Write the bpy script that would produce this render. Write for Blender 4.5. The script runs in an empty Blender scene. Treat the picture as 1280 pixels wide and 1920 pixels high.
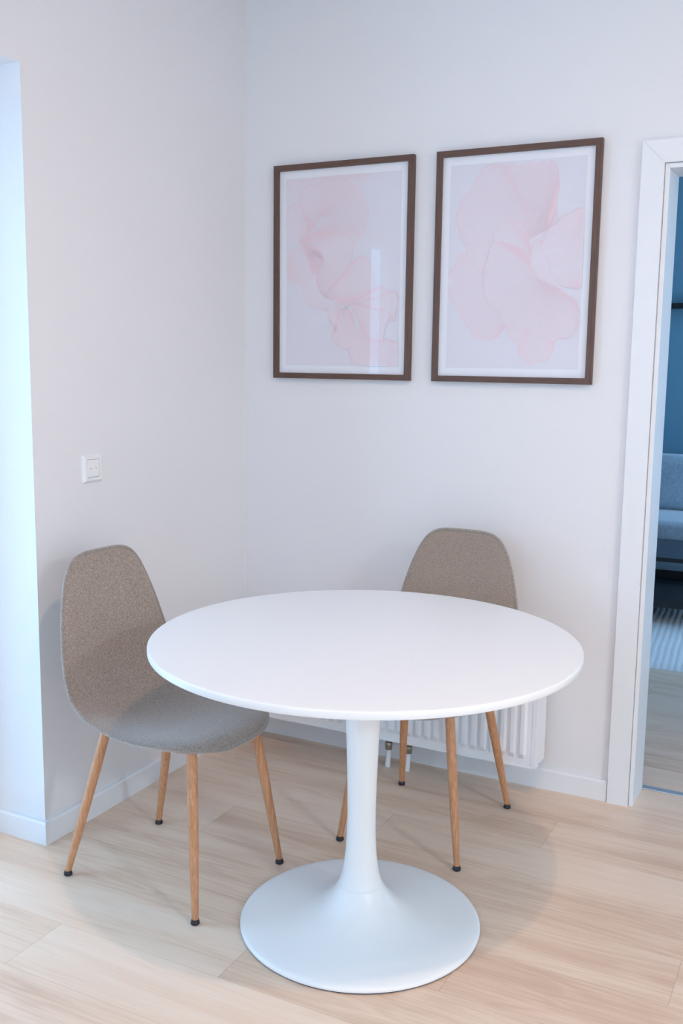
import bpy, bmesh, math, random
from mathutils import Vector, Matrix, noise
from mathutils.geometry import delaunay_2d_cdt

scene = bpy.context.scene
COL = scene.collection
random.seed(7)

# ------------------------------------------------------------------ camera
def make_camera():
    px, py, pz, yaw, pitch, roll, fpx = 2.033, -3.1877, 1.4243, 0.4717, -0.1505, 0.0126, 1879.3
    f = Vector((-math.sin(yaw) * math.cos(pitch), math.cos(yaw) * math.cos(pitch), math.sin(pitch)))
    r = Vector((math.cos(yaw), math.sin(yaw), 0))
    u = r.cross(f)
    c, s = math.cos(roll), math.sin(roll)
    r2, u2 = c * r + s * u, -s * r + c * u
    m = Matrix((r2, u2, -f)).transposed().to_4x4()
    m.translation = (px, py, pz)
    cd = bpy.data.cameras.new('camera')
    cd.sensor_fit = 'HORIZONTAL'
    cd.sensor_width = 24.0
    cd.lens = fpx / 1280 * 24.0
    cd.clip_start = 0.05
    cd.dof.use_dof = True
    cd.dof.focus_distance = 2.75
    cd.dof.aperture_fstop = 6.3
    o = bpy.data.objects.new('camera', cd)
    COL.objects.link(o)
    o.matrix_world = m
    scene.camera = o
make_camera()

# ------------------------------------------------------------------ light and exposure
scene.view_settings.view_transform = 'Standard'
scene.view_settings.look = 'None'
scene.view_settings.gamma = 1.0
scene.view_settings.exposure = 0.0
scene.view_settings.use_curve_mapping = False
scene.cycles.diffuse_bounces = 7
scene.cycles.max_bounces = 14

SKY_STRENGTH = 5.4
SKY_COL = (0.39, 0.68, 1.0)
WARM = (1.0, 0.63, 0.42)
COOL = (0.74, 0.89, 1.0)
SPOT_W = 15.5
PANEL_W = 127.0

w = bpy.data.worlds.new('overcast_sky')
scene.world = w
w.use_nodes = True
nt = w.node_tree
bg = nt.nodes['Background']
bg.inputs['Color'].default_value = (*SKY_COL, 1)
bg.inputs['Strength'].default_value = SKY_STRENGTH

def portal(loc, direction, sx, sy):
    ld = bpy.data.lights.new('window_portal', 'AREA')
    ld.shape = 'RECTANGLE'
    ld.size, ld.size_y = sx, sy
    ld.cycles.is_portal = True
    o = bpy.data.objects.new('window_portal', ld)
    COL.objects.link(o)
    o.location = loc
    o.rotation_euler = Vector(direction).to_track_quat('-Z', 'Y').to_euler()
    return o

# ------------------------------------------------------------------ materials
def new_mat(name):
    m = bpy.data.materials.new(name)
    m.use_nodes = True
    return m, m.node_tree, m.node_tree.nodes['Principled BSDF']

def plain(name, col, rough=0.5, metal=0.0, spec=0.5, bump=0.0, bscale=200.0, coat=0.0):
    m, t, b = new_mat(name)
    b.inputs['Base Color'].default_value = (*col, 1)
    b.inputs['Roughness'].default_value = rough
    b.inputs['Metallic'].default_value = metal
    b.inputs['Specular IOR Level'].default_value = spec
    b.inputs['Coat Weight'].default_value = coat
    if bump:
        tc = t.nodes.new('ShaderNodeTexCoord')
        n = t.nodes.new('ShaderNodeTexNoise')
        n.inputs['Scale'].default_value = bscale
        n.inputs['Detail'].default_value = 3
        bp = t.nodes.new('ShaderNodeBump')
        bp.inputs['Strength'].default_value = bump
        bp.inputs['Distance'].default_value = 0.001
        t.links.new(tc.outputs['Object'], n.inputs['Vector'])
        t.links.new(n.outputs['Fac'], bp.inputs['Height'])
        t.links.new(bp.outputs['Normal'], b.inputs['Normal'])
    return m

def ramp(t, fac, stops):
    r = t.nodes.new('ShaderNodeValToRGB')
    el = r.color_ramp.elements
    while len(el) < len(stops):
        el.new(0.5)
    for e, (p, c) in zip(el, stops):
        e.position = p
        e.color = (*c, 1)
    t.links.new(fac, r.inputs['Fac'])
    return r

def math_n(t, op, a, b=None, c=None):
    n = t.nodes.new('ShaderNodeMath')
    n.operation = op
    for i, v in enumerate((a, b, c)):
        if v is None:
            continue
        if isinstance(v, (int, float)):
            n.inputs[i].default_value = v
        else:
            t.links.new(v, n.inputs[i])
    return n.outputs[0]

def wood_floor():
    """light oak planks running along x, 195 mm wide, staggered end joints"""
    m, t, b = new_mat('oak_floor')
    tc = t.nodes.new('ShaderNodeTexCoord')
    sp = t.nodes.new('ShaderNodeSeparateXYZ')
    t.links.new(tc.outputs['Object'], sp.inputs[0])
    X, Y = sp.outputs['X'], sp.outputs['Y']
    v = math_n(t, 'DIVIDE', math_n(t, 'ADD', Y, 0.232), 0.195)
    row = math_n(t, 'FLOOR', v)
    fv = math_n(t, 'SUBTRACT', v, row)
    off = math_n(t, 'MULTIPLY', math_n(t, 'ADD', row, 7.0), -0.474)
    u = math_n(t, 'DIVIDE', math_n(t, 'ADD', math_n(t, 'SUBTRACT', X, 0.34), off), 1.884)
    colm = math_n(t, 'FLOOR', u)
    fu = math_n(t, 'SUBTRACT', u, colm)
    cid = t.nodes.new('ShaderNodeCombineXYZ')
    t.links.new(row, cid.inputs[0]); t.links.new(colm, cid.inputs[1])
    wn = t.nodes.new('ShaderNodeTexWhiteNoise')
    wn.noise_dimensions = '3D'
    t.links.new(cid.outputs[0], wn.inputs['Vector'])
    # grain coordinates, shifted per plank
    sh = math_n(t, 'MULTIPLY', wn.outputs['Value'], 37.0)
    gx = math_n(t, 'ADD', math_n(t, 'MULTIPLY', X, 1.1), sh)
    gy = math_n(t, 'ADD', math_n(t, 'MULTIPLY', Y, 9.0), sh)
    gc = t.nodes.new('ShaderNodeCombineXYZ')
    t.links.new(gx, gc.inputs[0]); t.links.new(gy, gc.inputs[1])
    n1 = t.nodes.new('ShaderNodeTexNoise')
    n1.inputs['Scale'].default_value = 1.3
    n1.inputs['Detail'].default_value = 2
    n1.inputs['Distortion'].default_value = 0.6
    t.links.new(gc.outputs[0], n1.inputs['Vector'])
    rings = math_n(t, 'SINE', math_n(t, 'MULTIPLY', n1.outputs['Fac'], 46.0))
    rings = math_n(t, 'MULTIPLY_ADD', rings, 0.5, 0.5)
    g2 = t.nodes.new('ShaderNodeCombineXYZ')
    t.links.new(math_n(t, 'MULTIPLY', gx, 3.0), g2.inputs[0])
    t.links.new(math_n(t, 'MULTIPLY', gy, 16.0), g2.inputs[1])
    n2 = t.nodes.new('ShaderNodeTexNoise')
    n2.inputs['Scale'].default_value = 1.0
    n2.inputs['Detail'].default_value = 5
    n2.inputs['Roughness'].default_value = 0.65
    t.links.new(g2.outputs[0], n2.inputs['Vector'])
    g3 = t.nodes.new('ShaderNodeCombineXYZ')
    t.links.new(math_n(t, 'MULTIPLY', gx, 0.8), g3.inputs[0])
    t.links.new(math_n(t, 'MULTIPLY', gy, 1.1), g3.inputs[1])
    n3 = t.nodes.new('ShaderNodeTexNoise')
    n3.inputs['Scale'].default_value = 1.0
    t.links.new(g3.outputs[0], n3.inputs['Vector'])
    f = math_n(t, 'MULTIPLY', n2.outputs['Fac'], 0.30)
    f = math_n(t, 'MULTIPLY_ADD', rings, 0.055, f)
    f = math_n(t, 'MULTIPLY_ADD', n3.outputs['Fac'], 0.42, f)
    f = math_n(t, 'MULTIPLY_ADD', wn.outputs['Value'], 0.13, f)
    r = ramp(t, f, [(0.30, (0.62, 0.44, 0.32)), (0.45, (0.76, 0.595, 0.465)), (0.64, (0.82, 0.69, 0.575))])
    # thin joints
    e1 = math_n(t, 'LESS_THAN', math_n(t, 'MINIMUM', fv, math_n(t, 'SUBTRACT', 1.0, fv)), 0.0035)
    e2 = math_n(t, 'LESS_THAN', math_n(t, 'MINIMUM', fu, math_n(t, 'SUBTRACT', 1.0, fu)), 0.0006)
    e = math_n(t, 'MAXIMUM', e1, e2)
    mx = t.nodes.new('ShaderNodeMix')
    mx.data_type = 'RGBA'
    mx.inputs['B'].default_value = (0.22, 0.15, 0.10, 1)
    t.links.new(math_n(t, 'MULTIPLY', e, 0.30), mx.inputs['Factor'])
    t.links.new(r.outputs['Color'], mx.inputs['A'])
    t.links.new(mx.outputs['Result'], b.inputs['Base Color'])
    b.inputs['Roughness'].default_value = 0.42
    b.inputs['Specular IOR Level'].default_value = 0.45
    bp = t.nodes.new('ShaderNodeBump')
    bp.inputs['Strength'].default_value = 0.12
    bp.inputs['Distance'].default_value = 0.0006
    t.links.new(n2.outputs['Fac'], bp.inputs['Height'])
    t.links.new(bp.outputs['Normal'], b.inputs['Normal'])
    return m

def streaky_wood(name, dark, light, along=2, scale=1.0, rough=0.5):
    m, t, b = new_mat(name)
    tc = t.nodes.new('ShaderNodeTexCoord')
    mp = t.nodes.new('ShaderNodeMapping')
    s = [260 * scale] * 3
    s[along] = 9 * scale
    mp.inputs['Scale'].default_value = s
    n = t.nodes.new('ShaderNodeTexNoise')
    n.inputs['Scale'].default_value = 1.0
    n.inputs['Detail'].default_value = 4
    t.links.new(tc.outputs['Object'], mp.inputs['Vector'])
    t.links.new(mp.outputs[0], n.inputs['Vector'])
    r = ramp(t, n.outputs['Fac'], [(0.3, dark), (0.7, light)])
    t.links.new(r.outputs['Color'], b.inputs['Base Color'])
    b.inputs['Roughness'].default_value = rough
    return m

def wool(name, cols, scale=900.0, aniso=(1, 1, 1), bump=0.5):
    m, t, b = new_mat(name)
    tc = t.nodes.new('ShaderNodeTexCoord')
    mp = t.nodes.new('ShaderNodeMapping')
    mp.inputs['Scale'].default_value = aniso
    n = t.nodes.new('ShaderNodeTexNoise')
    n.inputs['Scale'].default_value = scale
    n.inputs['Detail'].default_value = 3
    n.inputs['Roughness'].default_value = 0.7
    n2 = t.nodes.new('ShaderNodeTexNoise')
    n2.inputs['Scale'].default_value = scale * 0.4
    n2.inputs['Detail'].default_value = 4
    t.links.new(tc.outputs['Object'], mp.inputs['Vector'])
    t.links.new(mp.outputs[0], n.inputs['Vector'])
    t.links.new(mp.outputs[0], n2.inputs['Vector'])
    f = math_n(t, 'MULTIPLY_ADD', n2.outputs['Fac'], 0.4, math_n(t, 'MULTIPLY', n.outputs['Fac'], 0.6))
    r = ramp(t, f, [(0.38, cols[0]), (0.5, cols[1]), (0.62, cols[2])])
    t.links.new(r.outputs['Color'], b.inputs['Base Color'])
    b.inputs['Roughness'].default_value = 0.95
    b.inputs['Specular IOR Level'].default_value = 0.15
    b.inputs['Sheen Weight'].default_value = 0.6
    b.inputs['Sheen Roughness'].default_value = 0.5
    bp = t.nodes.new('ShaderNodeBump')
    bp.inputs['Strength'].default_value = bump
    bp.inputs['Distance'].default_value = 0.0008
    t.links.new(f, bp.inputs['Height'])
    t.links.new(bp.outputs['Normal'], b.inputs['Normal'])
    return m

def clear_glass(name, f0=0.045):
    m = bpy.data.materials.new(name)
    m.use_nodes = True
    t = m.node_tree
    t.nodes.clear()
    out = t.nodes.new('ShaderNodeOutputMaterial')
    mix = t.nodes.new('ShaderNodeMixShader')
    lw = t.nodes.new('ShaderNodeLayerWeight')      # facing = 1 - |cos|, the same from both sides
    lw.inputs['Blend'].default_value = 0.5
    fac = math_n(t, 'MULTIPLY_ADD', math_n(t, 'POWER', lw.outputs['Facing'], 5.0), 1.0 - f0, f0)
    tr = t.nodes.new('ShaderNodeBsdfTransparent')
    gl = t.nodes.new('ShaderNodeBsdfGlossy')
    gl.inputs['Roughness'].default_value = 0.0
    t.links.new(fac, mix.inputs[0])
    t.links.new(tr.outputs[0], mix.inputs[1])
    t.links.new(gl.outputs[0], mix.inputs[2])
    t.links.new(mix.outputs[0], out.inputs['Surface'])
    return m

M = dict(
    wall=plain('white_wall_paint', (0.77, 0.77, 0.79), 0.85, spec=0.25, bump=0.25, bscale=160),
    ceil=plain('ceiling_paint', (0.77, 0.785, 0.80), 0.9, spec=0.2),
    trim=plain('white_gloss_paint', (0.77, 0.79, 0.82), 0.38, spec=0.45),
    blue=plain('blue_wall_paint', (0.17, 0.33, 0.44), 0.85, spec=0.25),
    floor=wood_floor(),
    table=plain('white_lacquer', (0.80, 0.82, 0.835), 0.34, spec=0.45),
    dark_pad=plain('dark_blue_plastic_pad', (0.03, 0.04, 0.12), 0.6),
    leg=streaky_wood('beech_leg', (0.42, 0.19, 0.085), (0.62, 0.32, 0.17), rough=0.45),
    rubber=plain('black_rubber', (0.012, 0.013, 0.02), 0.45),
    fabric_a=wool('grey_brown_wool', ((0.18, 0.14, 0.115), (0.32, 0.265, 0.225), (0.46, 0.395, 0.345)), 560, (1.6, 1.0, 1.0)),
    fabric_b=wool('brown_grey_weave', ((0.15, 0.11, 0.085), (0.30, 0.24, 0.20), (0.48, 0.40, 0.34)), 1300),
    pipe_fab=wool('piping_fabric', ((0.20, 0.17, 0.145), (0.29, 0.255, 0.225), (0.38, 0.34, 0.31)), 500),
    seat_metal=plain('black_steel', (0.03, 0.03, 0.035), 0.5, metal=0.6),
    frame_v=streaky_wood('walnut_frame_upright', (0.085, 0.043, 0.030), (0.135, 0.075, 0.055), along=2, scale=1.5),
    frame_h=streaky_wood('walnut_frame_rail', (0.085, 0.043, 0.030), (0.135, 0.075, 0.055), along=0, scale=1.5),
    paper=plain('white_paper', (0.80, 0.82, 0.87), 0.8, spec=0.2),
    print_bg=plain('lilac_print', (0.72, 0.715, 0.785), 0.8, spec=0.2),
    petal=plain('pale_rose_print', (0.735, 0.72, 0.785), 0.8, spec=0.2),
    ink=plain('rose_ink', (0.79, 0.625, 0.68), 0.8, spec=0.2),
    pglass=clear_glass('picture_glass'),
    wglass=clear_glass('window_glass', 0.03),
    socket=plain('white_plastic', (0.82, 0.83, 0.84), 0.3),
    hole=plain('dark_hole', (0.18, 0.17, 0.2), 0.6),
    rad=plain('radiator_enamel', (0.80, 0.83, 0.87), 0.35, spec=0.5),
    nickel=plain('nickel', (0.40, 0.37, 0.33), 0.38, metal=1.0),
    steel=plain('threshold_steel', (0.55, 0.60, 0.64), 0.35, metal=0.6),
    sofa=wool('blue_grey_sofa', ((0.26, 0.33, 0.40), (0.35, 0.44, 0.52), (0.44, 0.54, 0.62)), 200),
    black=plain('black_wood', (0.012, 0.013, 0.016), 0.3),
    dark_top=plain('dark_table_top', (0.03, 0.035, 0.05), 0.35),
    rug=wool('pale_rug', ((0.60, 0.64, 0.68), (0.68, 0.72, 0.76), (0.76, 0.80, 0.84)), 260),
    lampwhite=plain('lamp_housing', (0.8, 0.8, 0.8), 0.4),
)

# ------------------------------------------------------------------ helpers
def obj(name, bm, mat, parent=None, smooth=False, kind=None, angle=None):
    me = bpy.data.meshes.new(name)
    bmesh.ops.recalc_face_normals(bm, faces=bm.faces)
    bm.to_mesh(me)
    bm.free()
    mats = mat if isinstance(mat, (list, tuple)) else [mat]
    for x in mats:
        me.materials.append(x)
    if smooth:
        for p in me.polygons:
            p.use_smooth = True
    if angle is not None:
        me.set_sharp_from_angle(angle=math.radians(angle))
    o = bpy.data.objects.new(name, me)
    COL.objects.link(o)
    if parent is not None:
        o.parent = parent
    if kind:
        o['kind'] = kind
    return o

def thing(name, label, cat, loc=(0, 0, 0), rz=0.0, group=None):
    o = bpy.data.objects.new(name, None)
    o.empty_display_size = 0.1
    COL.objects.link(o)
    o.location = loc
    o.rotation_euler = (0, 0, rz)
    o['label'] = label
    o['category'] = cat
    if group:
        o['group'] = group
    return o

def box(bm, x0, x1, y0, y1, z0, z1, bevel=0.0, seg=2):
    r = bmesh.ops.create_cube(bm, size=1.0)
    vs = r['verts']
    for v in vs:
        v.co = Vector(((x0 + x1) / 2 + v.co.x * (x1 - x0), (y0 + y1) / 2 + v.co.y * (y1 - y0), (z0 + z1) / 2 + v.co.z * (z1 - z0)))
    if bevel:
        es = {e for v in vs for e in v.link_edges}
        bmesh.ops.bevel(bm, geom=list(es), offset=bevel, segments=seg, affect='EDGES', profile=0.5)

def prism(bm, pts, axis, a, b):
    """extrude a 2D outline (list of (p,q)) along axis from a to b"""
    def mk(p, q, t):
        return {'x': (t, p, q), 'y': (p, t, q), 'z': (p, q, t)}[axis]
    v0 = [bm.verts.new(mk(p, q, a)) for p, q in pts]
    v1 = [bm.verts.new(mk(p, q, b)) for p, q in pts]
    n = len(pts)
    bm.faces.new(v0); bm.faces.new(list(reversed(v1)))
    for i in range(n):
        bm.faces.new((v0[i], v0[(i + 1) % n], v1[(i + 1) % n], v1[i]))

def lathe(bm, prof, seg=96, cx=0, cy=0, mat_of=None):
    rings = []
    for r, z in prof:
        if r < 1e-6:
            rings.append([bm.verts.new((cx, cy, z))])
        else:
            rings.append([bm.verts.new((cx + r * math.cos(2 * math.pi * i / seg), cy + r * math.sin(2 * math.pi * i / seg), z)) for i in range(seg)])
    for a, b in zip(rings, rings[1:]):
        for i in range(seg):
            j = (i + 1) % seg
            if len(a) == 1 and len(b) == 1:
                continue
            if len(a) == 1:
                bm.faces.new((a[0], b[i], b[j]))
            elif len(b) == 1:
                bm.faces.new((a[i], a[j], b[0]))
            else:
                bm.faces.new((a[i], a[j], b[j], b[i]))

def tube(bm, pts, rad, seg=10, closed=False, caps=True):
    pts = [Vector(p) for p in pts]
    n = len(pts)
    rad = rad if isinstance(rad, (list, tuple)) else [rad] * n
    rings = []
    prev = None
    for i, p in enumerate(pts):
        if closed:
            d = (pts[(i + 1) % n] - pts[i - 1]).normalized()
        else:
            d = (pts[min(i + 1, n - 1)] - pts[max(i - 1, 0)]).normalized()
        ref = prev if prev is not None else (Vector((0, 0, 1)) if abs(d.z) < 0.9 else Vector((1, 0, 0)))
        a = (ref - d * ref.dot(d)).normalized()
        prev = a
        b = d.cross(a)
        rings.append([bm.verts.new(p + rad[i] * (math.cos(2 * math.pi * k / seg) * a + math.sin(2 * math.pi * k / seg) * b)) for k in range(seg)])
    m = n if closed else n - 1
    for i in range(m):
        A, B = rings[i], rings[(i + 1) % n]
        for k in range(seg):
            l = (k + 1) % seg
            bm.faces.new((A[k], A[l], B[l], B[k]))
    if caps and not closed:
        bm.faces.new(list(reversed(rings[0]))); bm.faces.new(rings[-1])

def catmull(keys, x):
    """smooth interpolation of a table [(x, v), ...], v float or tuple"""
    ks = keys
    if x <= ks[0][0]:
        i = 0
    elif x >= ks[-1][0]:
        i = len(ks) - 2
    else:
        i = max(j for j in range(len(ks) - 1) if ks[j][0] <= x)
    x0, x1 = ks[i][0], ks[i + 1][0]
    t = (x - x0) / (x1 - x0)
    def g(j):
        v = ks[max(0, min(len(ks) - 1, j))][1]
        return Vector(v) if isinstance(v, tuple) else v
    def xx(j):
        return ks[max(0, min(len(ks) - 1, j))][0]
    p0, p1, p2, p3 = g(i - 1), g(i), g(i + 1), g(i + 2)
    m1 = (p2 - p0) * (1.0 / max(1e-6, xx(i + 1) - xx(i - 1))) * (x1 - x0)
    m2 = (p3 - p1) * (1.0 / max(1e-6, xx(i + 2) - xx(i))) * (x1 - x0)
    t = max(0, min(1, t))
    t2, t3 = t * t, t * t * t
    return p1 * (2 * t3 - 3 * t2 + 1) + m1 * (t3 - 2 * t2 + t) + p2 * (-2 * t3 + 3 * t2) + m2 * (t3 - t2)

# ------------------------------------------------------------------ room
CEIL = 2.75
XR, YB = 6.6, -4.9           # right wall, wall behind the camera
LY = -1.0985                 # end of the left wall, start of the window recess
RD = 0.34                    # recess depth
W1Y = -2.04                  # far end of the recess
LINT = 2.19
RX0, RX1, RY1 = -1.6, 3.0, 4.15   # room beyond the doorway
DX0, DX1, DZ = 1.486, 2.33, 1.998   # door opening

bm = bmesh.new()
box(bm, -RD - 0.1, XR + 0.1, YB - 0.1, 0.156, -0.12, 0.0)
obj('floor', bm, M['floor'], kind='structure')
bm = bmesh.new()
box(bm, RX0 - 0.1, RX1 + 0.1, 0.156, RY1 + 0.1, -0.12, 0.0)
obj('floor_other_room', bm, M['floor'], kind='structure')
bm = bmesh.new()
box(bm, -RD - 0.1, XR + 0.1, YB - 0.1, 0.156, CEIL, CEIL + 0.1)
obj('ceiling', bm, M['ceil'], kind='structure')
bm = bmesh.new()
box(bm, RX0 - 0.1, RX1 + 0.1, 0.156, RY1 + 0.1, CEIL, CEIL + 0.1)
obj('ceiling_other_room', bm, M['ceil'], kind='structure')

# back wall with the door opening
bm = bmesh.new()
box(bm, RX0 - 0.1, DX0 - 0.012, 0.0, 0.15, 0, CEIL)
box(bm, DX1 + 0.012, XR + 0.1, 0.0, 0.15, 0, CEIL)
box(bm, DX0 - 0.012, DX1 + 0.012, 0.0, 0.15, DZ + 0.012, CEIL)
obj('wall_back', bm, M['wall'], kind='structure')

# left wall: solid piece, lintel over the recess, solid piece behind the camera
bm = bmesh.new()
box(bm, -RD, 0, LY, 0.0, 0, CEIL)
box(bm, -RD, 0, W1Y, LY, LINT, CEIL)
box(bm, -RD, 0, YB, W1Y, 0, CEIL)
obj('wall_left', bm, M['wall'], kind='structure')
bm = bmesh.new()
box(bm, XR, XR + 0.1, YB, 0.0, 0, CEIL)
obj('wall_right', bm, M['wall'], kind='structure')

# wall behind the camera with a wide window
W2 = (0.35, 2.15, 0.85, 2.35)
bm = bmesh.new()
box(bm, -RD, W2[0], YB - 0.1, YB, 0, CEIL)
box(bm, W2[1], XR + 0.1, YB - 0.1, YB, 0, CEIL)
box(bm, W2[0], W2[1], YB - 0.1, YB, 0, W2[2])
box(bm, W2[0], W2[1], YB - 0.1, YB, W2[3], CEIL)
obj('wall_front', bm, M['wall'], kind='structure')

# other room's walls (blue), window in its right wall
W3 = (1.7, 4.05, 0.2, 2.5)
bm = bmesh.new()
box(bm, RX0, RX1, RY1, RY1 + 0.1, 0, CEIL)
obj('wall_far', bm, M['blue'], kind='structure')
bm = bmesh.new()
box(bm, RX0 - 0.1, RX0, 0.15, RY1, 0, CEIL)
obj('wall_far_left', bm, M['blue'], kind='structure')
bm = bmesh.new()
box(bm, RX1, RX1 + 0.1, 0.15, W3[0], 0, CEIL)
box(bm, RX1, RX1 + 0.1, W3[1], RY1, 0, CEIL)
box(bm, RX1, RX1 + 0.1, W3[0], W3[1], 0, W3[2])
box(bm, RX1, RX1 + 0.1, W3[0], W3[1], W3[3], CEIL)
obj('wall_far_right', bm, M['blue'], kind='structure')

def window(name, axis, plane, a0, a1, z0, z1, stiles, fw=0.07, dp=0.06, head=0.0):
    """frame with stiles at given positions and one pane of glass"""
    bm = bmesh.new()
    def b(p0, p1, q0, q1, t=dp):
        if axis == 'x':
            box(bm, plane - t / 2, plane + t / 2, p0, p1, q0, q1)
        else:
            box(bm, p0, p1, plane - t / 2, plane + t / 2, q0, q1)
    b(a0, a0 + fw, z0, z1); b(a1 - fw, a1, z0, z1)
    b(a0 + fw, a1 - fw, z0, z0 + fw); b(a0 + fw, a1 - fw, z1 - fw - head, z1)
    for s, wd in stiles:
        b(s - wd / 2, s + wd / 2, z0 + fw, z1 - fw - head)
    fr = obj(name, bm, M['trim'], kind='structure')
    bm = bmesh.new()
    if axis == 'x':
        box(bm, plane - 0.003, plane + 0.003, a0 + fw, a1 - fw, z0 + fw, z1 - fw - head)
    else:
        box(bm, a0 + fw, a1 - fw, plane - 0.003, plane + 0.003, z0 + fw, z1 - fw)
    obj('window_pane', bm, M['wglass'], fr)
    return fr

window('window_1', 'x', -RD + 0.05, W1Y, LY, 0.0, LINT, [(W1Y + 0.12, 0.08), (LY - 0.15, 0.14)], fw=0.08, head=0.10)  # wide stile nearest the left wall is unseen, added to dim the reveal
window('window_2', 'y', YB - 0.05, W2[0], W2[1], W2[2], W2[3], [(1.25, 0.08)])
window('window_3', 'x', RX1 + 0.05, W3[0], W3[1], W3[2], W3[3], [(2.15, 0.1)])
portal((-RD - 0.0, (W1Y + LY) / 2, LINT / 2), (1, 0, 0), LY - W1Y, LINT)
portal(((W2[0] + W2[1]) / 2, YB - 0.09, (W2[2] + W2[3]) / 2), (0, 1, 0), W2[1] - W2[0], W2[3] - W2[2])
portal((RX1 + 0.09, (W3[0] + W3[1]) / 2, (W3[2] + W3[3]) / 2), (-1, 0, 0), W3[1] - W3[0], W3[3] - W3[2])

# baseboards: chamfered top edge
BH, BT = 0.07, 0.014
def bb_prof(sign=1):
    return [(0, 0), (sign * BT, 0), (sign * BT, BH - 0.006), (sign * (BT - 0.005), BH), (0, BH)]
bm = bmesh.new()
prism(bm, [(p, q) for p, q in bb_prof(-1)], 'x', 0.0, 1.4015)
obj('baseboard_back', bm, M['trim'], kind='structure')
bm = bmesh.new()
def bb_pts(inset, z):
    return [Vector((BT - inset, 0.0 - BT, z)), Vector((BT - inset, LY - BT + inset, z)), Vector((-RD + 0.08, LY - BT + inset, z))]
a = [bm.verts.new(p) for p in bb_pts(0, 0)]
b_ = [bm.verts.new(p) for p in bb_pts(0, BH - 0.006)]
c_ = [bm.verts.new(p) for p in bb_pts(0.005, BH)]
d_ = [bm.verts.new(p) for p in bb_pts(BT, BH)]
for A, B in ((a, b_), (b_, c_), (c_, d_)):
    for i in range(2):
        bm.faces.new((A[i], A[i + 1], B[i + 1], B[i]))
obj('baseboard_left', bm, M['trim'], kind='structure')
bm = bmesh.new()
box(bm, RX0, RX1, RY1 - BT, RY1, 0, BH)
obj('baseboard_far', bm, M['trim'], kind='structure')

# door casing and jamb
CW = 0.067
bm = bmesh.new()
x0, x1 = DX0 - 0.082, DX1 + 0.082
zt = DZ + 0.082
def mitre_frame(bm, x0, x1, zt, wd, y0, y1):
    """three mitred boards around an opening, outer edge x0..x1, top zt"""
    left = [(x0, 0), (x0 + wd, 0), (x0 + wd, zt - wd), (x0, zt)]
    right = [(x1, 0), (x1, zt), (x1 - wd, zt - wd), (x1 - wd, 0)]
    g = 0.0003
    top = [(x0 + g * 2, zt), (x0 + wd + g * 2, zt - wd), (x1 - wd - g * 2, zt - wd), (x1 - g * 2, zt)]
    for pts in (left, top, right):
        prism(bm, pts, 'y', y0, y1)
mitre_frame(bm, x0, x1, zt, CW, -0.018, 0.0)
obj('trim_1', bm, M['trim'], kind='structure')
bm = bmesh.new()
# jamb: front lip set slightly back from the casing, then the lining
mitre_frame(bm, DX0 - 0.013, DX1 + 0.013, DZ + 0.013, 0.013, -0.006, 0.156)
obj('door_1', bm, M['trim'], kind='structure')
bm = bmesh.new()
mitre_frame(bm, x0, x1, zt, CW, 0.15, 0.168)
obj('trim_2', bm, M['trim'], kind='structure')
bm = bmesh.new()
box(bm, DX0, DX1, 0.148, 0.178, 0.0, 0.004, 0.0015)
obj('trim_3', bm, M['steel'], kind='structure')

# ------------------------------------------------------------------ table
TX, TY = 1.0014, -1.0326
t = thing('dining_table', 'round white pedestal dining table with a trumpet-shaped foot, in front of both chairs', 'table', (TX, TY, 0))
bm = bmesh.new()
R = 0.525
prof = [(0, 0.732), (R - 0.003, 0.732), (R - 0.0008, 0.7328), (R, 0.7345), (R, 0.7465), (R - 0.0008, 0.7484), (R - 0.0026, 0.7496), (R - 0.005, 0.75), (R - 0.02, 0.75), (0, 0.75)]
lathe(bm, prof, 160)
obj('tabletop', bm, M['table'], t, smooth=True, angle=40)
bm = bmesh.new()
prof = [(0.0, 0.731), (0.13, 0.731), (0.13, 0.722), (0.06, 0.716), (0.050, 0.70), (0.0465, 0.66), (0.0447, 0.60), (0.0428, 0.54), (0.0397, 0.46), (0.0372, 0.38),
        (0.0358, 0.30), (0.0364, 0.24), (0.039, 0.195), (0.0425, 0.16), (0.0475, 0.133), (0.0535, 0.113), (0.055, 0.1095), (0.0545, 0.109)]
lathe(bm, prof, 96)
obj('column', bm, M['table'], t, smooth=True, angle=40)
bm = bmesh.new()
prof = [(0.0545, 0.1092), (0.0558, 0.1085), (0.0585, 0.103), (0.067, 0.088), (0.079, 0.073), (0.095, 0.059), (0.115, 0.048), (0.14, 0.039), (0.17, 0.032), (0.205, 0.0265),
        (0.24, 0.0222), (0.27, 0.0192), (0.29, 0.0170), (0.299, 0.0150), (0.304, 0.0118), (0.3061, 0.0080), (0.3050, 0.0045), (0.300, 0.003), (0.2, 0.003)]
lathe(bm, prof, 160)
bs = obj('base', bm, M['table'], t, smooth=True, angle=50)
bm = bmesh.new()
lathe(bm, [(0, 0.0), (0.301, 0.0), (0.3025, 0.002), (0.301, 0.0038), (0.0, 0.0038)], 128)
pad = obj('base_pad', bm, M['dark_pad'], t, smooth=True, angle=40)
pad['label'] = 'thin dark blue pad under the foot'

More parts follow.
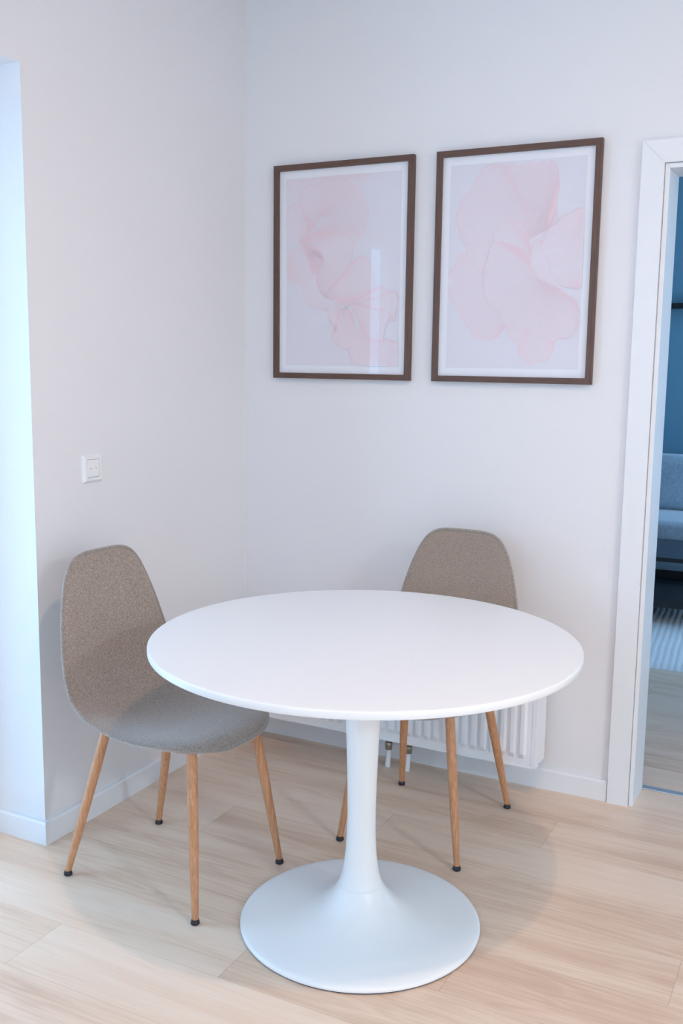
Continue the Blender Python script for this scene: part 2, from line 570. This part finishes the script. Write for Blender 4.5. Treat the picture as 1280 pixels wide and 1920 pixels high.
# ------------------------------------------------------------------ chairs
PROFILE = [(-1.0, (-0.262, 0.888)), (-0.86, (-0.256, 0.818)), (-0.66, (-0.244, 0.716)), (-0.46, (-0.232, 0.614)), (-0.30, (-0.217, 0.535)),
           (-0.20, (-0.195, 0.488)), (-0.11, (-0.160, 0.455)), (-0.02, (-0.116, 0.437)), (0.10, (-0.055, 0.431)), (0.30, (0.040, 0.434)),
           (0.55, (0.125, 0.443)), (0.80, (0.198, 0.447)), (0.93, (0.230, 0.440)), (1.0, (0.246, 0.430))]
WIDTH = [(-1.0, 0.168), (-0.86, 0.174), (-0.66, 0.190), (-0.46, 0.206), (-0.30, 0.216), (-0.11, 0.222), (0.10, 0.221), (0.30, 0.218), (0.55, 0.212), (0.8, 0.203), (1.0, 0.19)]
WRAP = [(-1.0, 0.012), (-0.80, 0.016), (-0.5, 0.030), (-0.30, 0.045), (-0.12, 0.054), (0.02, 0.046), (0.2, 0.026), (0.5, 0.014), (0.8, 0.004), (1.0, -0.004)]
def shell_point(a, b, off=0.0):
    X = a * math.sqrt(1 - b * b / 2)
    Y = b * math.sqrt(1 - a * a / 2)
    th = math.atan2(Y, X)
    n = 4.6 if Y < 0 else 3.2
    k = (abs(math.cos(th)) ** n + abs(math.sin(th)) ** n) ** (-1 / n)
    X, Y = X * k, Y * k
    Y = max(-1, min(1, Y))
    c = catmull(PROFILE, Y)
    e = 0.012
    d = catmull(PROFILE, min(1, Y + e)) - catmull(PROFILE, max(-1, Y - e))
    d.normalize()
    N = Vector((-d.y, d.x))          # towards the sitter
    w = catmull(WIDTH, Y)
    wr = catmull(WRAP, Y)
    q = c + N * (wr * abs(X) ** 2.3 + off)
    return Vector((q.x, w * X, q.y))

def make_chair(label, loc, rz, fab, spread):
    t = thing('dining_chair', label, 'chair', loc, rz)
    NN = 44
    def sheet(offf, name, mat):
        bm = bmesh.new()
        g = [[bm.verts.new(shell_point(2 * i / NN - 1, 2 * j / NN - 1, offf(max(abs(2 * i / NN - 1), abs(2 * j / NN - 1))))) for j in range(NN + 1)] for i in range(NN + 1)]
        for i in range(NN):
            for j in range(NN):
                bm.faces.new((g[i][j], g[i + 1][j], g[i + 1][j + 1], g[i][j + 1]))
        return obj(name, bm, mat, t, smooth=True)
    # front upholstery puffs from the rim, the back shell closes it behind
    sheet(lambda r: 0.013 * (1 - r ** 6) + 0.0005, 'cushion', fab)
    sheet(lambda r: -0.0165 * (1 - r ** 9) ** 0.6 - 0.0005 if r < 1 else -0.0005, 'shell', fab)
    bm = bmesh.new()
    ring = []
    K = 44
    for i in range(K): ring.append((2 * i / K - 1, -1))
    for i in range(K): ring.append((1, 2 * i / K - 1))
    for i in range(K): ring.append((1 - 2 * i / K, 1))
    for i in range(K): ring.append((-1, 1 - 2 * i / K))
    tube(bm, [shell_point(a, b) for a, b in ring], 0.0050, 8, closed=True)
    obj('piping', bm, M['pipe_fab'], t, smooth=True)
    fx, fy = spread
    for sx in (1, -1):
        for sy in (1, -1):
            foot = Vector((fx * sx, fy * sy, 0.012))
            top = foot + (Vector((0.178 if sx > 0 else -0.123, 0.134 * sy, 0.420)) - foot) * 1.045
            bm = bmesh.new()
            pts, rad = [], []
            for i in range(13):
                k = i / 12
                pts.append(foot.lerp(top, k))
                rad.append(catmull([(0, 0.0088), (0.12, 0.0100), (0.4, 0.0126), (0.65, 0.0138), (0.85, 0.0138), (1, 0.0134)], k))
            tube(bm, pts, rad, 16)
            lg = obj('leg', bm, M['leg'], t, smooth=True, angle=50)
            bm = bmesh.new()
            lathe(bm, [(0, 0), (0.0095, 0), (0.0115, 0.002), (0.0118, 0.006), (0.0108, 0.009), (0.0098, 0.0105), (0.0098, 0.014), (0, 0.014)], 20, foot.x, foot.y)
            f = obj('rubber_foot', bm, M['rubber'], lg, smooth=True, angle=40)
            f['label'] = 'black rubber foot cap'
    return t

make_chair('grey-brown felt shell chair with beech legs, left of the table beside the bare left wall', (0.4261, -1.0406, 0), -0.0775, M['fabric_a'], (0.2272, 0.1862))
make_chair('brown-grey woven shell chair behind the table, in front of the radiator', (0.9428, -0.4401, 0), -1.575, M['fabric_b'], (0.2272, 0.1862))

# ------------------------------------------------------------------ radiator
def radiator():
    x0, x1, yf, yb, z0, z1 = 0.10, 1.20, -0.152, -0.05, 0.118, 0.45
    t = thing('radiator', 'white ribbed panel radiator low on the back wall behind the table', 'radiator', ((x0 + x1) / 2, -0.1, z0))
    off = Vector((-(x0 + x1) / 2, 0.1, -z0))
    def sh(bm):
        bmesh.ops.translate(bm, verts=bm.verts, vec=off)
        return bm
    # fluted front panel as one sheet: columns across, rows up
    bm = bmesh.new()
    pitch = 0.0333
    n = int((x1 - x0 - 0.05) / pitch)
    start = x1 - 0.018 - 0.012 - n * pitch
    zs = [z0 + 0.004, z0 + 0.028, z0 + 0.030, z0 + 0.048, z1 - 0.048, z1 - 0.030, z1 - 0.028, z1 - 0.004]
    amp = [0, 0, 0, 1, 1, 0, 0, 0]
    cols = [(x0 + 0.018, 0, 0)]
    for i in range(n):
        c = start + i * pitch
        cols += [(c + 0.004, 0, 1), (c + 0.0105, 1, 0), (c + 0.0228, 1, 0), (c + 0.0293, 0, -1)]
    cols += [(x1 - 0.018, 0, 0)]
    grid = []
    for z, am in zip(zs, amp):
        row = []
        for x, h, tp in cols:
            # ribs taper inwards at their ends
            row.append(bm.verts.new((x, yf + 0.004 - 0.011 * h * am, z)))
        grid.append(row)
    for i in range(len(zs) - 1):
        for j in range(len(cols) - 1):
            bm.faces.new((grid[i][j], grid[i][j + 1], grid[i + 1][j + 1], grid[i + 1][j]))
    p = obj('front_panel', sh(bm), M['rad'], t)
    sm = p.modifiers.new('thick', 'SOLIDIFY'); sm.thickness = 0.0015; sm.offset = -1
    # rolled lips top and bottom, body behind
    bm = bmesh.new()
    box(bm, x0 + 0.014, x1 - 0.014, yf + 0.001, yf + 0.012, z0, z0 + 0.0065, 0.0015)
    box(bm, x0 + 0.014, x1 - 0.014, yf + 0.001, yf + 0.012, z1 - 0.0065, z1, 0.0015)
    box(bm, x0 + 0.014, x1 - 0.014, yb - 0.012, yb, z0, z1, 0.003)
    box(bm, x0 + 0.02, x1 - 0.02, yf + 0.012, yf + 0.020, z0 + 0.01, z1 - 0.01)
    obj('back_panel', sh(bm), M['rad'], t)
    for xa, xb in ((x0, x0 + 0.018), (x1 - 0.018, x1)):
        bm = bmesh.new()
        pts = [(yf + 0.002, z0 + 0.004), (yf + 0.010, z0 + 0.0), (yf + 0.034, z0 + 0.004), (yf + 0.036, z0 + 0.014), (yf + 0.050, z0 + 0.010), (yf + 0.056, z0 + 0.006),
               (yb, z0 + 0.006), (yb, z1), (yf + 0.002, z1)]
        prism(bm, pts, 'x', xa, xb)
        bmesh.ops.bevel(bm, geom=[e for e in bm.edges], offset=0.0012, segments=1, affect='EDGES')
        sc = obj('side_cover', sh(bm), M['rad'], t)
    bm = bmesh.new()
    for i in range(26):
        xx = x0 + 0.035 + i * 0.0405
        box(bm, xx, xx + 0.028, yf + 0.014, yb - 0.012, z1 - 0.004, z1 - 0.001)
    obj('top_grille', sh(bm), M['rad'], t)
    # valves and feed pipes
    bm = bmesh.new()
    box(bm, 0.640, 0.745, -0.1015, -0.0815, z0 - 0.014, z0 + 0.012, 0.003)
    vb = obj('valve_block', sh(bm), M['nickel'], t)
    vb['label'] = 'nickel valve block'
    for px in (0.6535, 0.7290):
        bm = bmesh.new()
        lathe(bm, [(0, z0 - 0.012), (0.0085, z0 - 0.012), (0.0095, z0 - 0.020), (0.0085, z0 - 0.026), (0.0125, z0 - 0.028), (0.0135, z0 - 0.031), (0.0135, z0 - 0.040),
                   (0.0125, z0 - 0.042), (0.0125, z0 - 0.052), (0.0115, z0 - 0.054), (0, z0 - 0.054)], 12, px, -0.0915)
        v = obj('pipe_nut', sh(bm), M['nickel'], t, smooth=True, angle=30)
        v['label'] = 'nickel pipe nut'
        bm = bmesh.new()
        tube(bm, [(px, -0.0915, z0 - 0.05), (px, -0.0915, z0 - 0.065), (px - 0.001, -0.0925, z0 - 0.085), (px - 0.0015, -0.0945, 0.015), (px - 0.002, -0.096, 0.0)],
             [0.0078, 0.0078, 0.0085, 0.0092, 0.0096], 14)
        obj('feed_pipe', sh(bm), M['trim'], t, smooth=True, angle=50)
radiator()

# ------------------------------------------------------------------ wall socket
def wall_socket():
    t = thing('wall_socket', 'small square white wall socket on the left wall above the left chair', 'socket', (0, -0.862, 1.094))
    bm = bmesh.new()
    s, h, d = 0.0415, 0.0, 0.010
    i = 0.0265
    o4 = [(-s, -s), (s, -s), (s, s), (-s, s)]
    ring = [[bm.verts.new((dx, k * p, k * q)) for p, q in o4] for dx, k in ((0.0, 1.0), (0.004, 1.0), (0.0095, 0.90), (0.0105, 0.84), (0.0105, 0.662), (0.0085, 0.655), (0.0, 0.655))]
    for A, B in zip(ring, ring[1:]):
        for k in range(4):
            bm.faces.new((A[k], A[(k + 1) % 4], B[(k + 1) % 4], B[k]))
    obj('surround', bm, M['socket'], t)
    bm = bmesh.new()
    box(bm, 0.0, 0.0100, -i, i, -i, i, 0.0012)
    c = obj('cover_plate', bm, M['socket'], t)
    for yy in (-0.0115, 0.0115):
        bm = bmesh.new()
        bmesh.ops.create_cone(bm, cap_ends=True, segments=16, radius1=0.0016, radius2=0.0016, depth=0.0006, matrix=Matrix.Translation((0.0102, yy, 0.0)) @ Matrix.Rotation(math.pi / 2, 4, 'Y'))
        hh = obj('pin_hole', bm, M['hole'], c)
        hh['label'] = 'tiny dark pin hole'
wall_socket()

# ------------------------------------------------------------------ framed prints
PW, PH, PZ = 0.5367, 0.7409, 1.3574

def spline(pts, n):
    """resample a polyline smoothly to n points"""
    ks = [0.0]
    for a, b in zip(pts, pts[1:]):
        ks.append(ks[-1] + max(1e-6, math.hypot(b[0] - a[0], b[1] - a[1])))
    tab = [(k, (p[0], p[1])) for k, p in zip(ks, pts)]
    return [catmull(tab, ks[-1] * i / (n - 1)) for i in range(n)]

def make_print(t, petals, to_uv, bounds):
    """petals: (outer outline, inner line, line count, bend); painted back to front on the paper"""
    u0, u1, v0, v1 = bounds
    fills, lines = bmesh.new(), bmesh.new()
    lay = [2e-5]
    step = 3e-6
    def put(bmx, p, k=0.0):
        return bmx.verts.new((p[0] * PW, -lay[0] - k, p[1] * PH))
    def inside(p):
        return u0 <= p[0] <= u1 and v0 <= p[1] <= v1
    def clamp(p):
        return (min(u1, max(u0, p[0])), min(v1, max(v0, p[1])))
    def ribbon(pts, wd, we=None):
        lay[0] += step
        seg = []
        wd0 = wd
        we = wd if we is None else we
        npt = len(pts)
        for pi, p in enumerate(list(pts) + [(99, 99)]):
            if inside(p):
                seg.append((p[0], p[1], wd0 + (we - wd0) * pi / npt))
            else:
                if len(seg) > 1:
                    L, Rr = [], []
                    for i, q in enumerate(seg):
                        a, b = seg[max(0, i - 1)], seg[min(len(seg) - 1, i + 1)]
                        dx, dy = (b[0] - a[0]) * PW, (b[1] - a[1]) * PH
                        l = math.hypot(dx, dy) or 1
                        nx, ny = -dy / l * q[2] / 2, dx / l * q[2] / 2
                        L.append(put(lines, (q[0] + nx / PW, q[1] + ny / PH)))
                        Rr.append(put(lines, (q[0] - nx / PW, q[1] - ny / PH)))
                    for i in range(len(seg) - 1):
                        lines.faces.new((L[i], L[i + 1], Rr[i + 1], Rr[i]))
                seg = []
    for outer, inner, n, bend in petals:
        O = [to_uv(p) for p in outer]
        I = [to_uv(p) for p in inner]
        m = 120
        os_ = spline(O, m)
        is_ = spline(I, m)
        # ruffle the rim a little, one scallop between each pair of lines
        per = 2 * math.pi * max(3, n / 7.0) / m
        nv = []
        for i, p in enumerate(os_):
            d = (p - is_[i])
            nv.append(p + d.normalized() * 0.012 * abs(math.sin(i * per / 2)) if d.length > 1e-4 else p)
        os_ = nv
        loop = [Vector(clamp(p)) for p in os_] + [Vector(clamp(p)) for p in reversed(is_)]
        res = delaunay_2d_cdt(loop, [], [list(range(len(loop)))], 1, 1e-6)
        lay[0] += 2e-5
        vv = [put(fills, p) for p in res[0]]
        for fc in res[2]:
            try:
                fills.faces.new([vv[i] for i in fc])
            except ValueError:
                pass
        lay[0] += 2e-5
        length = sum(math.hypot((b[0] - a[0]) * PW, (b[1] - a[1]) * PH) for a, b in zip(os_, os_[1:]))
        n = int(length / 0.0068)
        wline = 0.0023
        for k in range(n):
            fi = (k + 0.5) / n * (m - 1)
            i = int(fi)
            fr = fi - i
            j = min(m - 1, i + 1)
            a, b = os_[i].lerp(os_[j], fr), is_[i].lerp(is_[j], fr)
            mid = (a + b) / 2
            d = b - a
            sw = bend * math.sin(math.pi * (k + .5) / n * 1.6 - 0.5)
            mid = mid + Vector((-d.y, d.x)) * sw
            pts = []
            for s in range(15):
                q = s / 14
                pts.append(tuple(a * (1 - q) ** 2 + mid * 2 * q * (1 - q) + b * q * q))
            ribbon(pts, wline, 0.0004)
        ribbon([tuple(p) for p in os_], 0.0022)
    f = obj('petal_tint', fills, M['petal'], t)
    l = obj('line_drawing', lines, M['ink'], t)
    f['label'] = 'pale rose petals'
    l['label'] = 'fine rose line drawing of petals'
    return f, l

def framed_print(x, label, petals, to_uv):
    depth = 0.022
    t = thing('framed_print', label, 'picture', (x, 0, PZ), 0, 'framed prints on the back wall')
    fw = 0.0195
    W, H = PW, PH
    boards = [('v', [(0, 0), (fw, fw), (fw, H - fw), (0, H)]), ('v', [(W, 0), (W, H), (W - fw, H - fw), (W - fw, fw)]),
              ('h', [(0.0003, 0), (W - .0003, 0), (W - fw - .0003, fw), (fw + .0003, fw)]), ('h', [(0.0003, H), (fw + .0003, H - fw), (W - fw - .0003, H - fw), (W - .0003, H)])]
    for k, pts in boards:
        bm = bmesh.new()
        prism(bm, pts, 'y', -depth, -0.002)
        obj('frame_side', bm, M['frame_v'] if k == 'v' else M['frame_h'], t)
    bm = bmesh.new()
    box(bm, fw * 0.8, W - fw * 0.8, -0.0100, -0.0030, fw * 0.8, H - fw * 0.8)
    s = obj('paper', bm, M['paper'], t)
    u0, u1, v0, v1 = 0.086, 0.914, 0.062, 0.938
    bm = bmesh.new()
    box(bm, u0 * W, u1 * W, -0.0101, -0.0098, v0 * H, v1 * H)
    p = obj('print', bm, M['print_bg'], t)
    p['label'] = 'pale lilac printed field'
    f, l = make_print(t, petals, to_uv, (u0, u1, v0, v1))
    for o in (f, l):
        o.parent = p
        o.location.y = -0.0101
    bm = bmesh.new()
    vs = [bm.verts.new(v) for v in ((fw * .8, -0.0165, fw * .8), (W - fw * .8, -0.0165, fw * .8), (W - fw * .8, -0.0165, H - fw * .8), (fw * .8, -0.0165, H - fw * .8))]
    bm.faces.new(vs)
    obj('glass', bm, M['pglass'], t)
    return t

def quad_map(c00, c10, c01, c11):
    """photo-study coordinates to print coordinates, by the four corners of the printed field"""
    # solve homography (u,v) from (x,y)
    src = [c00, c10, c01, c11]
    dst = [(0.086, 0.062), (0.914, 0.062), (0.086, 0.938), (0.914, 0.938)]
    A, B = [], []
    for (x, y), (u, v) in zip(src, dst):
        A.append([x, y, 1, 0, 0, 0, -u * x, -u * y]); B.append(u)
        A.append([0, 0, 0, x, y, 1, -v * x, -v * y]); B.append(v)
    n = 8
    for i in range(n):
        p = max(range(i, n), key=lambda r: abs(A[r][i]))
        A[i], A[p] = A[p], A[i]; B[i], B[p] = B[p], B[i]
        for r in range(n):
            if r != i:
                f = A[r][i] / A[i][i]
                A[r] = [a - f * b for a, b in zip(A[r], A[i])]
                B[r] -= f * B[i]
    h = [B[i] / A[i][i] for i in range(n)]
    def f(p):
        x, y = p
        d = h[6] * x + h[7] * y + 1
        return ((h[0] * x + h[1] * y + h[2]) / d, (h[3] * x + h[4] * y + h[5]) / d)
    return f

petals_1 = [
    ([(175, 365), (330, 352), (480, 342), (640, 330), (808, 318)], [(178, 575), (250, 548), (300, 455), (400, 420), (600, 395), (705, 440)], 40, 0.10),
    ([(175, 590), (235, 558), (275, 580), (330, 640), (372, 700), (390, 730)], [(175, 800), (215, 815), (250, 830), (262, 822), (280, 800), (300, 780)], 20, 0.12),
    ([(400, 722), (330, 660), (268, 540), (285, 470), (350, 425), (400, 425), (440, 388), (510, 374), (600, 390), (680, 430), (722, 490), (750, 560), (752, 650), (742, 720), (690, 785), (640, 822), (585, 770)],
     [(300, 790), (370, 720), (420, 640), (440, 640), (430, 680), (420, 700), (380, 745)], 60, 0.10),
    ([(175, 1052), (210, 1095), (260, 1115), (300, 1100), (345, 1055), (410, 1010), (430, 960)], [(175, 880), (215, 870), (240, 850), (270, 850)], 26, 0.14),
    ([(290, 830), (330, 770), (430, 750), (560, 745), (625, 790), (648, 880), (625, 1000), (570, 1095), (500, 1190), (440, 1200), (395, 1120), (395, 1030), (440, 950), (400, 880), (300, 870)],
     [(262, 800), (268, 815), (275, 830), (300, 850)], 50, 0.16),
    ([(300, 1105), (302, 1180), (340, 1262), (400, 1288), (480, 1298), (570, 1290)], [(392, 1040), (390, 1110), (420, 1190), (480, 1240), (560, 1262)], 26, 0.05),
    ([(550, 1105), (600, 1020), (650, 958), (710, 930), (765, 970), (782, 1040), (802, 1100), (780, 1180), (720, 1232), (620, 1262), (560, 1268)], [(430, 1200), (470, 1215), (520, 1240)], 34, 0.08),
    ([(790, 1158), (860, 1143), (900, 1172), (950, 1180), (970, 1240), (962, 1310), (945, 1372), (900, 1370), (890, 1320), (800, 1305)], [(640, 1262), (660, 1250), (700, 1260), (650, 1275)], 26, 0.08),
    ([(478, 1312), (500, 1380), (540, 1440), (508, 1478), (530, 1540), (590, 1565), (622, 1560), (650, 1480), (660, 1420), (640, 1330), (600, 1280)], [(540, 1275), (560, 1290), (590, 1300), (610, 1285)], 34, 0.08),
    ([(800, 1300), (890, 1310), (905, 1380), (870, 1440), (860, 1520), (800, 1560), (740, 1500), (660, 1300)], [(620, 1268), (640, 1275), (660, 1290)], 28, 0.12),
    ([(622, 1570), (640, 1640), (690, 1692), (720, 1730), (850, 1740), (990, 1740), (985, 1640), (965, 1545), (920, 1522), (870, 1530), (800, 1550)], [(660, 1460), (700, 1440), (740, 1470), (790, 1560)], 44, 0.08),
]
petals_2 = [
    ([(310, 830), (240, 880), (190, 960), (163, 1060), (180, 1130), (228, 1220), (282, 1310), (340, 1392), (412, 1425), (475, 1410), (530, 1362), (575, 1290)], [(620, 900), (630, 960), (640, 1040), (640, 1100)], 46, 0.05),
    ([(330, 900), (345, 950), (420, 975), (480, 960)], [(600, 760), (620, 780), (640, 800)], 10, 0.05),
    ([(325, 920), (300, 850), (272, 780), (238, 710), (225, 640), (232, 545), (270, 482), (320, 420), (365, 335), (420, 275), (480, 250), (555, 264), (640, 222), (820, 204), (852, 232), (893, 300), (900, 400), (885, 520), (888, 640)],
     [(640, 790), (700, 760), (740, 740), (770, 730), (810, 700), (850, 670)], 92, 0.07),
    ([(800, 690), (840, 720), (850, 800), (830, 900), (780, 960)], [(690, 760), (700, 800), (705, 850), (715, 900), (725, 940)], 20, 0.03),
    ([(470, 795), (480, 720), (515, 668), (565, 640), (640, 655), (690, 690), (705, 760)], [(700, 880), (710, 860), (720, 830)], 24, 0.07),
    ([(556, 1340), (580, 1400), (632, 1450), (662, 1540), (712, 1570), (772, 1560), (832, 1545), (866, 1490), (875, 1400)], [(800, 1100), (815, 1100), (830, 1110)], 34, 0.06),
    ([(700, 850), (600, 800), (482, 778), (440, 850), (420, 950), (403, 1030), (420, 1120), (440, 1190), (508, 1238), (522, 1290), (600, 1338), (705, 1350), (745, 1380), (800, 1410), (860, 1420), (940, 1405), (1010, 1362), (1040, 1280), (1032, 1200), (982, 1135), (880, 1095)],
     [(720, 900), (730, 940), (760, 980), (790, 1020), (830, 1050), (870, 1080)], 96, 0.06),
    ([(800, 770), (760, 770), (725, 820), (722, 890), (740, 960), (790, 1015), (860, 1050), (925, 1068)], [(840, 800), (820, 820), (815, 850), (820, 880), (850, 930), (880, 990), (900, 1020), (925, 1060)], 26, 0.03),
    ([(1100, 545), (1000, 570), (900, 636), (830, 710), (798, 790), (812, 850), (850, 920), (870, 990), (930, 1050), (1000, 1072), (1100, 1055)], [(1180, 800), (1190, 840), (1195, 880), (1190, 920), (1180, 960)], 50, 0.07),
]
framed_print(0.132, 'walnut-framed petal print nearer the room corner, its petals trailing from top left to bottom right', petals_1, quad_map((165, 1705), (978, 1715), (175, 370), (1010, 300)))
framed_print(0.750, 'walnut-framed petal print nearer the doorway, one large bloom filling it', petals_2, quad_map((150, 1617), (1035, 1622), (175, 265), (1095, 178)))

# ------------------------------------------------------------------ room beyond the doorway
def sofa():
    t = thing('sofa', 'blue-grey upholstered sofa in the room beyond the doorway', 'sofa', (1.42, 3.6, 0))
    bm = bmesh.new()
    box(bm, -1.0, 1.0, -0.45, 0.42, 0.12, 0.33, 0.03, 3)
    obj('base', bm, M['sofa'], t, smooth=True, angle=40)
    for i in (-1, 0):
        bm = bmesh.new()
        box(bm, i * 0.85 + 0.005, i * 0.85 + 0.845, -0.47, 0.20, 0.33, 0.47, 0.035, 4)
        obj('seat_cushion', bm, M['sofa'], t, smooth=True, angle=60)
        bm = bmesh.new()
        box(bm, i * 0.85 + 0.005, i * 0.85 + 0.845, 0.02, 0.26, 0.47, 0.83, 0.06, 4)
        obj('back_cushion', bm, M['sofa'], t, smooth=True, angle=60)
    bm = bmesh.new()
    box(bm, -1.0, 1.0, 0.26, 0.42, 0.33, 0.76, 0.04, 3)
    obj('backrest', bm, M['sofa'], t, smooth=True, angle=40)
    for s in (-1, 1):
        bm = bmesh.new()
        xa = -1.0 if s < 0 else 0.85
        box(bm, xa, xa + 0.15, -0.45, 0.42, 0.33, 0.60, 0.04, 3)
        obj('armrest', bm, M['sofa'], t, smooth=True, angle=40)
    for sx in (-0.9, 0.9):
        for sy in (-0.38, 0.36):
            bm = bmesh.new()
            tube(bm, [(sx, sy, 0), (sx, sy, 0.12)], [0.015, 0.022], 12)
            obj('leg', bm, M['black'], t)
sofa()

def coffee_table():
    t = thing('coffee_table', 'low dark coffee table with a lower shelf, standing in front of the sofa', 'table', (1.05, 2.68, 0), math.radians(2))
    w, d = 0.55, 0.30
    bm = bmesh.new()
    box(bm, -w, w, -d, d, 0.362, 0.384, 0.002)
    obj('tabletop', bm, M['dark_top'], t)
    bm = bmesh.new()
    for s in (-1, 1):
        box(bm, -w, w, s * (d + 0.004) - 0.005, s * (d + 0.004) + 0.005, 0.361, 0.3845, 0.001)
    obj('top_rail', bm, M['black'], t)
    bm = bmesh.new()
    box(bm, -w + .02, w - .02, -d + 0.01, d - 0.01, 0.125, 0.145, 0.002)
    obj('shelf', bm, M['dark_top'], t)
    bm = bmesh.new()
    for s in (-1, 1):
        box(bm, -w + .02, w - .02, s * (d - 0.005) - 0.008, s * (d - 0.005) + 0.008, 0.105, 0.15, 0.002)
    box(bm, -w + .02, w - .02, d - 0.02, d - 0.004, 0.15, 0.20, 0.002)
    obj('shelf_rail', bm, M['black'], t)
    for sx in (-1, 1):
        for sy in (-1, 1):
            bm = bmesh.new()
            box(bm, sx * (w - 0.02) - 0.018, sx * (w - 0.02) + 0.018, sy * (d - 0.02) - 0.018, sy * (d - 0.02) + 0.018, 0.012, 0.362, 0.002)
            obj('leg', bm, M['black'], t)
coffee_table()

def rug():
    rz = math.radians(5)
    L, Wd = 2.3, 1.52
    bm = bmesh.new()
    nx, ny = 400, 32
    pitch = 0.032
    g = []
    for i in range(nx + 1):
        x = -L / 2 + L * i / nx
        row = []
        for j in range(ny + 1):
            y = Wd * j / ny
            wob = 0.006 * noise.noise(Vector((x * 3, y * 4, 0)))
            h = 0.006 + 0.005 * abs(math.sin(math.pi * (x + wob) / pitch)) ** 0.7
            if i in (0, nx) or j in (0, ny):
                h = 0.0
            row.append(bm.verts.new((x, y, h)))
        g.append(row)
    for i in range(nx):
        for j in range(ny):
            bm.faces.new((g[i][j], g[i + 1][j], g[i + 1][j + 1], g[i][j + 1]))
    o = obj('rug', bm, M['rug'], smooth=True)
    o.location = (1.30, 1.566, 0.0005)
    o.rotation_euler = (0, 0, rz)
    o['label'] = 'pale ribbed woven rug lying under the dark coffee table beyond the doorway'
    o['category'] = 'rug'
rug()

bm = bmesh.new()
box(bm, 0.1, 1.9, RY1 - 0.09, RY1, 1.800, 1.838, 0.002)
s_ = obj('wall_shelf', bm, M['black'])
s_['label'] = 'narrow black shelf high on the blue wall above the sofa'
s_['category'] = 'shelf'

# ------------------------------------------------------------------ ceiling lamps (above the frame, they light the room)
def emissive(name, col, strength):
    m = bpy.data.materials.new(name)
    m.use_nodes = True
    t = m.node_tree
    b = t.nodes['Principled BSDF']
    b.inputs['Emission Color'].default_value = (*col, 1)
    b.inputs['Emission Strength'].default_value = strength
    return m
M['bulb'] = emissive('warm_lamp_glow', WARM, 3.0)
M['panel'] = emissive('cool_lamp_glow', COOL, 3.0)

def ceiling_lamp(x, y, r, watts, label, col, glow):
    t = thing('ceiling_lamp', label, 'lamp', (x, y, CEIL), 0, 'ceiling lamps')
    bm = bmesh.new()
    lathe(bm, [(r, 0), (r + 0.015, 0), (r + 0.015, -0.03), (r, -0.03)], 32)
    obj('housing', bm, M['lampwhite'], t, smooth=True, angle=40)
    bm = bmesh.new()
    lathe(bm, [(0, -0.004), (r, -0.004)], 32)
    obj('diffuser', bm, glow, t)
    ld = bpy.data.lights.new('lamp_light', 'AREA')
    ld.shape = 'DISK'
    ld.size = 2 * r
    ld.energy = watts
    ld.color = col
    o = bpy.data.objects.new('lamp_light', ld)
    COL.objects.link(o)
    o.parent = t
    o.location = (0, 0, -0.035)
ceiling_lamp(1.86, -1.90, 0.03, SPOT_W, 'small round ceiling spot above the right of the table, nearer the table', WARM, M['bulb'])
ceiling_lamp(1.99, -1.98, 0.03, SPOT_W * 0.35, 'small round ceiling spot beside the first, further from the table', WARM, M['bulb'])
ceiling_lamp(5.6, -3.3, 0.22, PANEL_W, 'wide round ceiling lamp at the far right of the room', COOL, M['panel'])
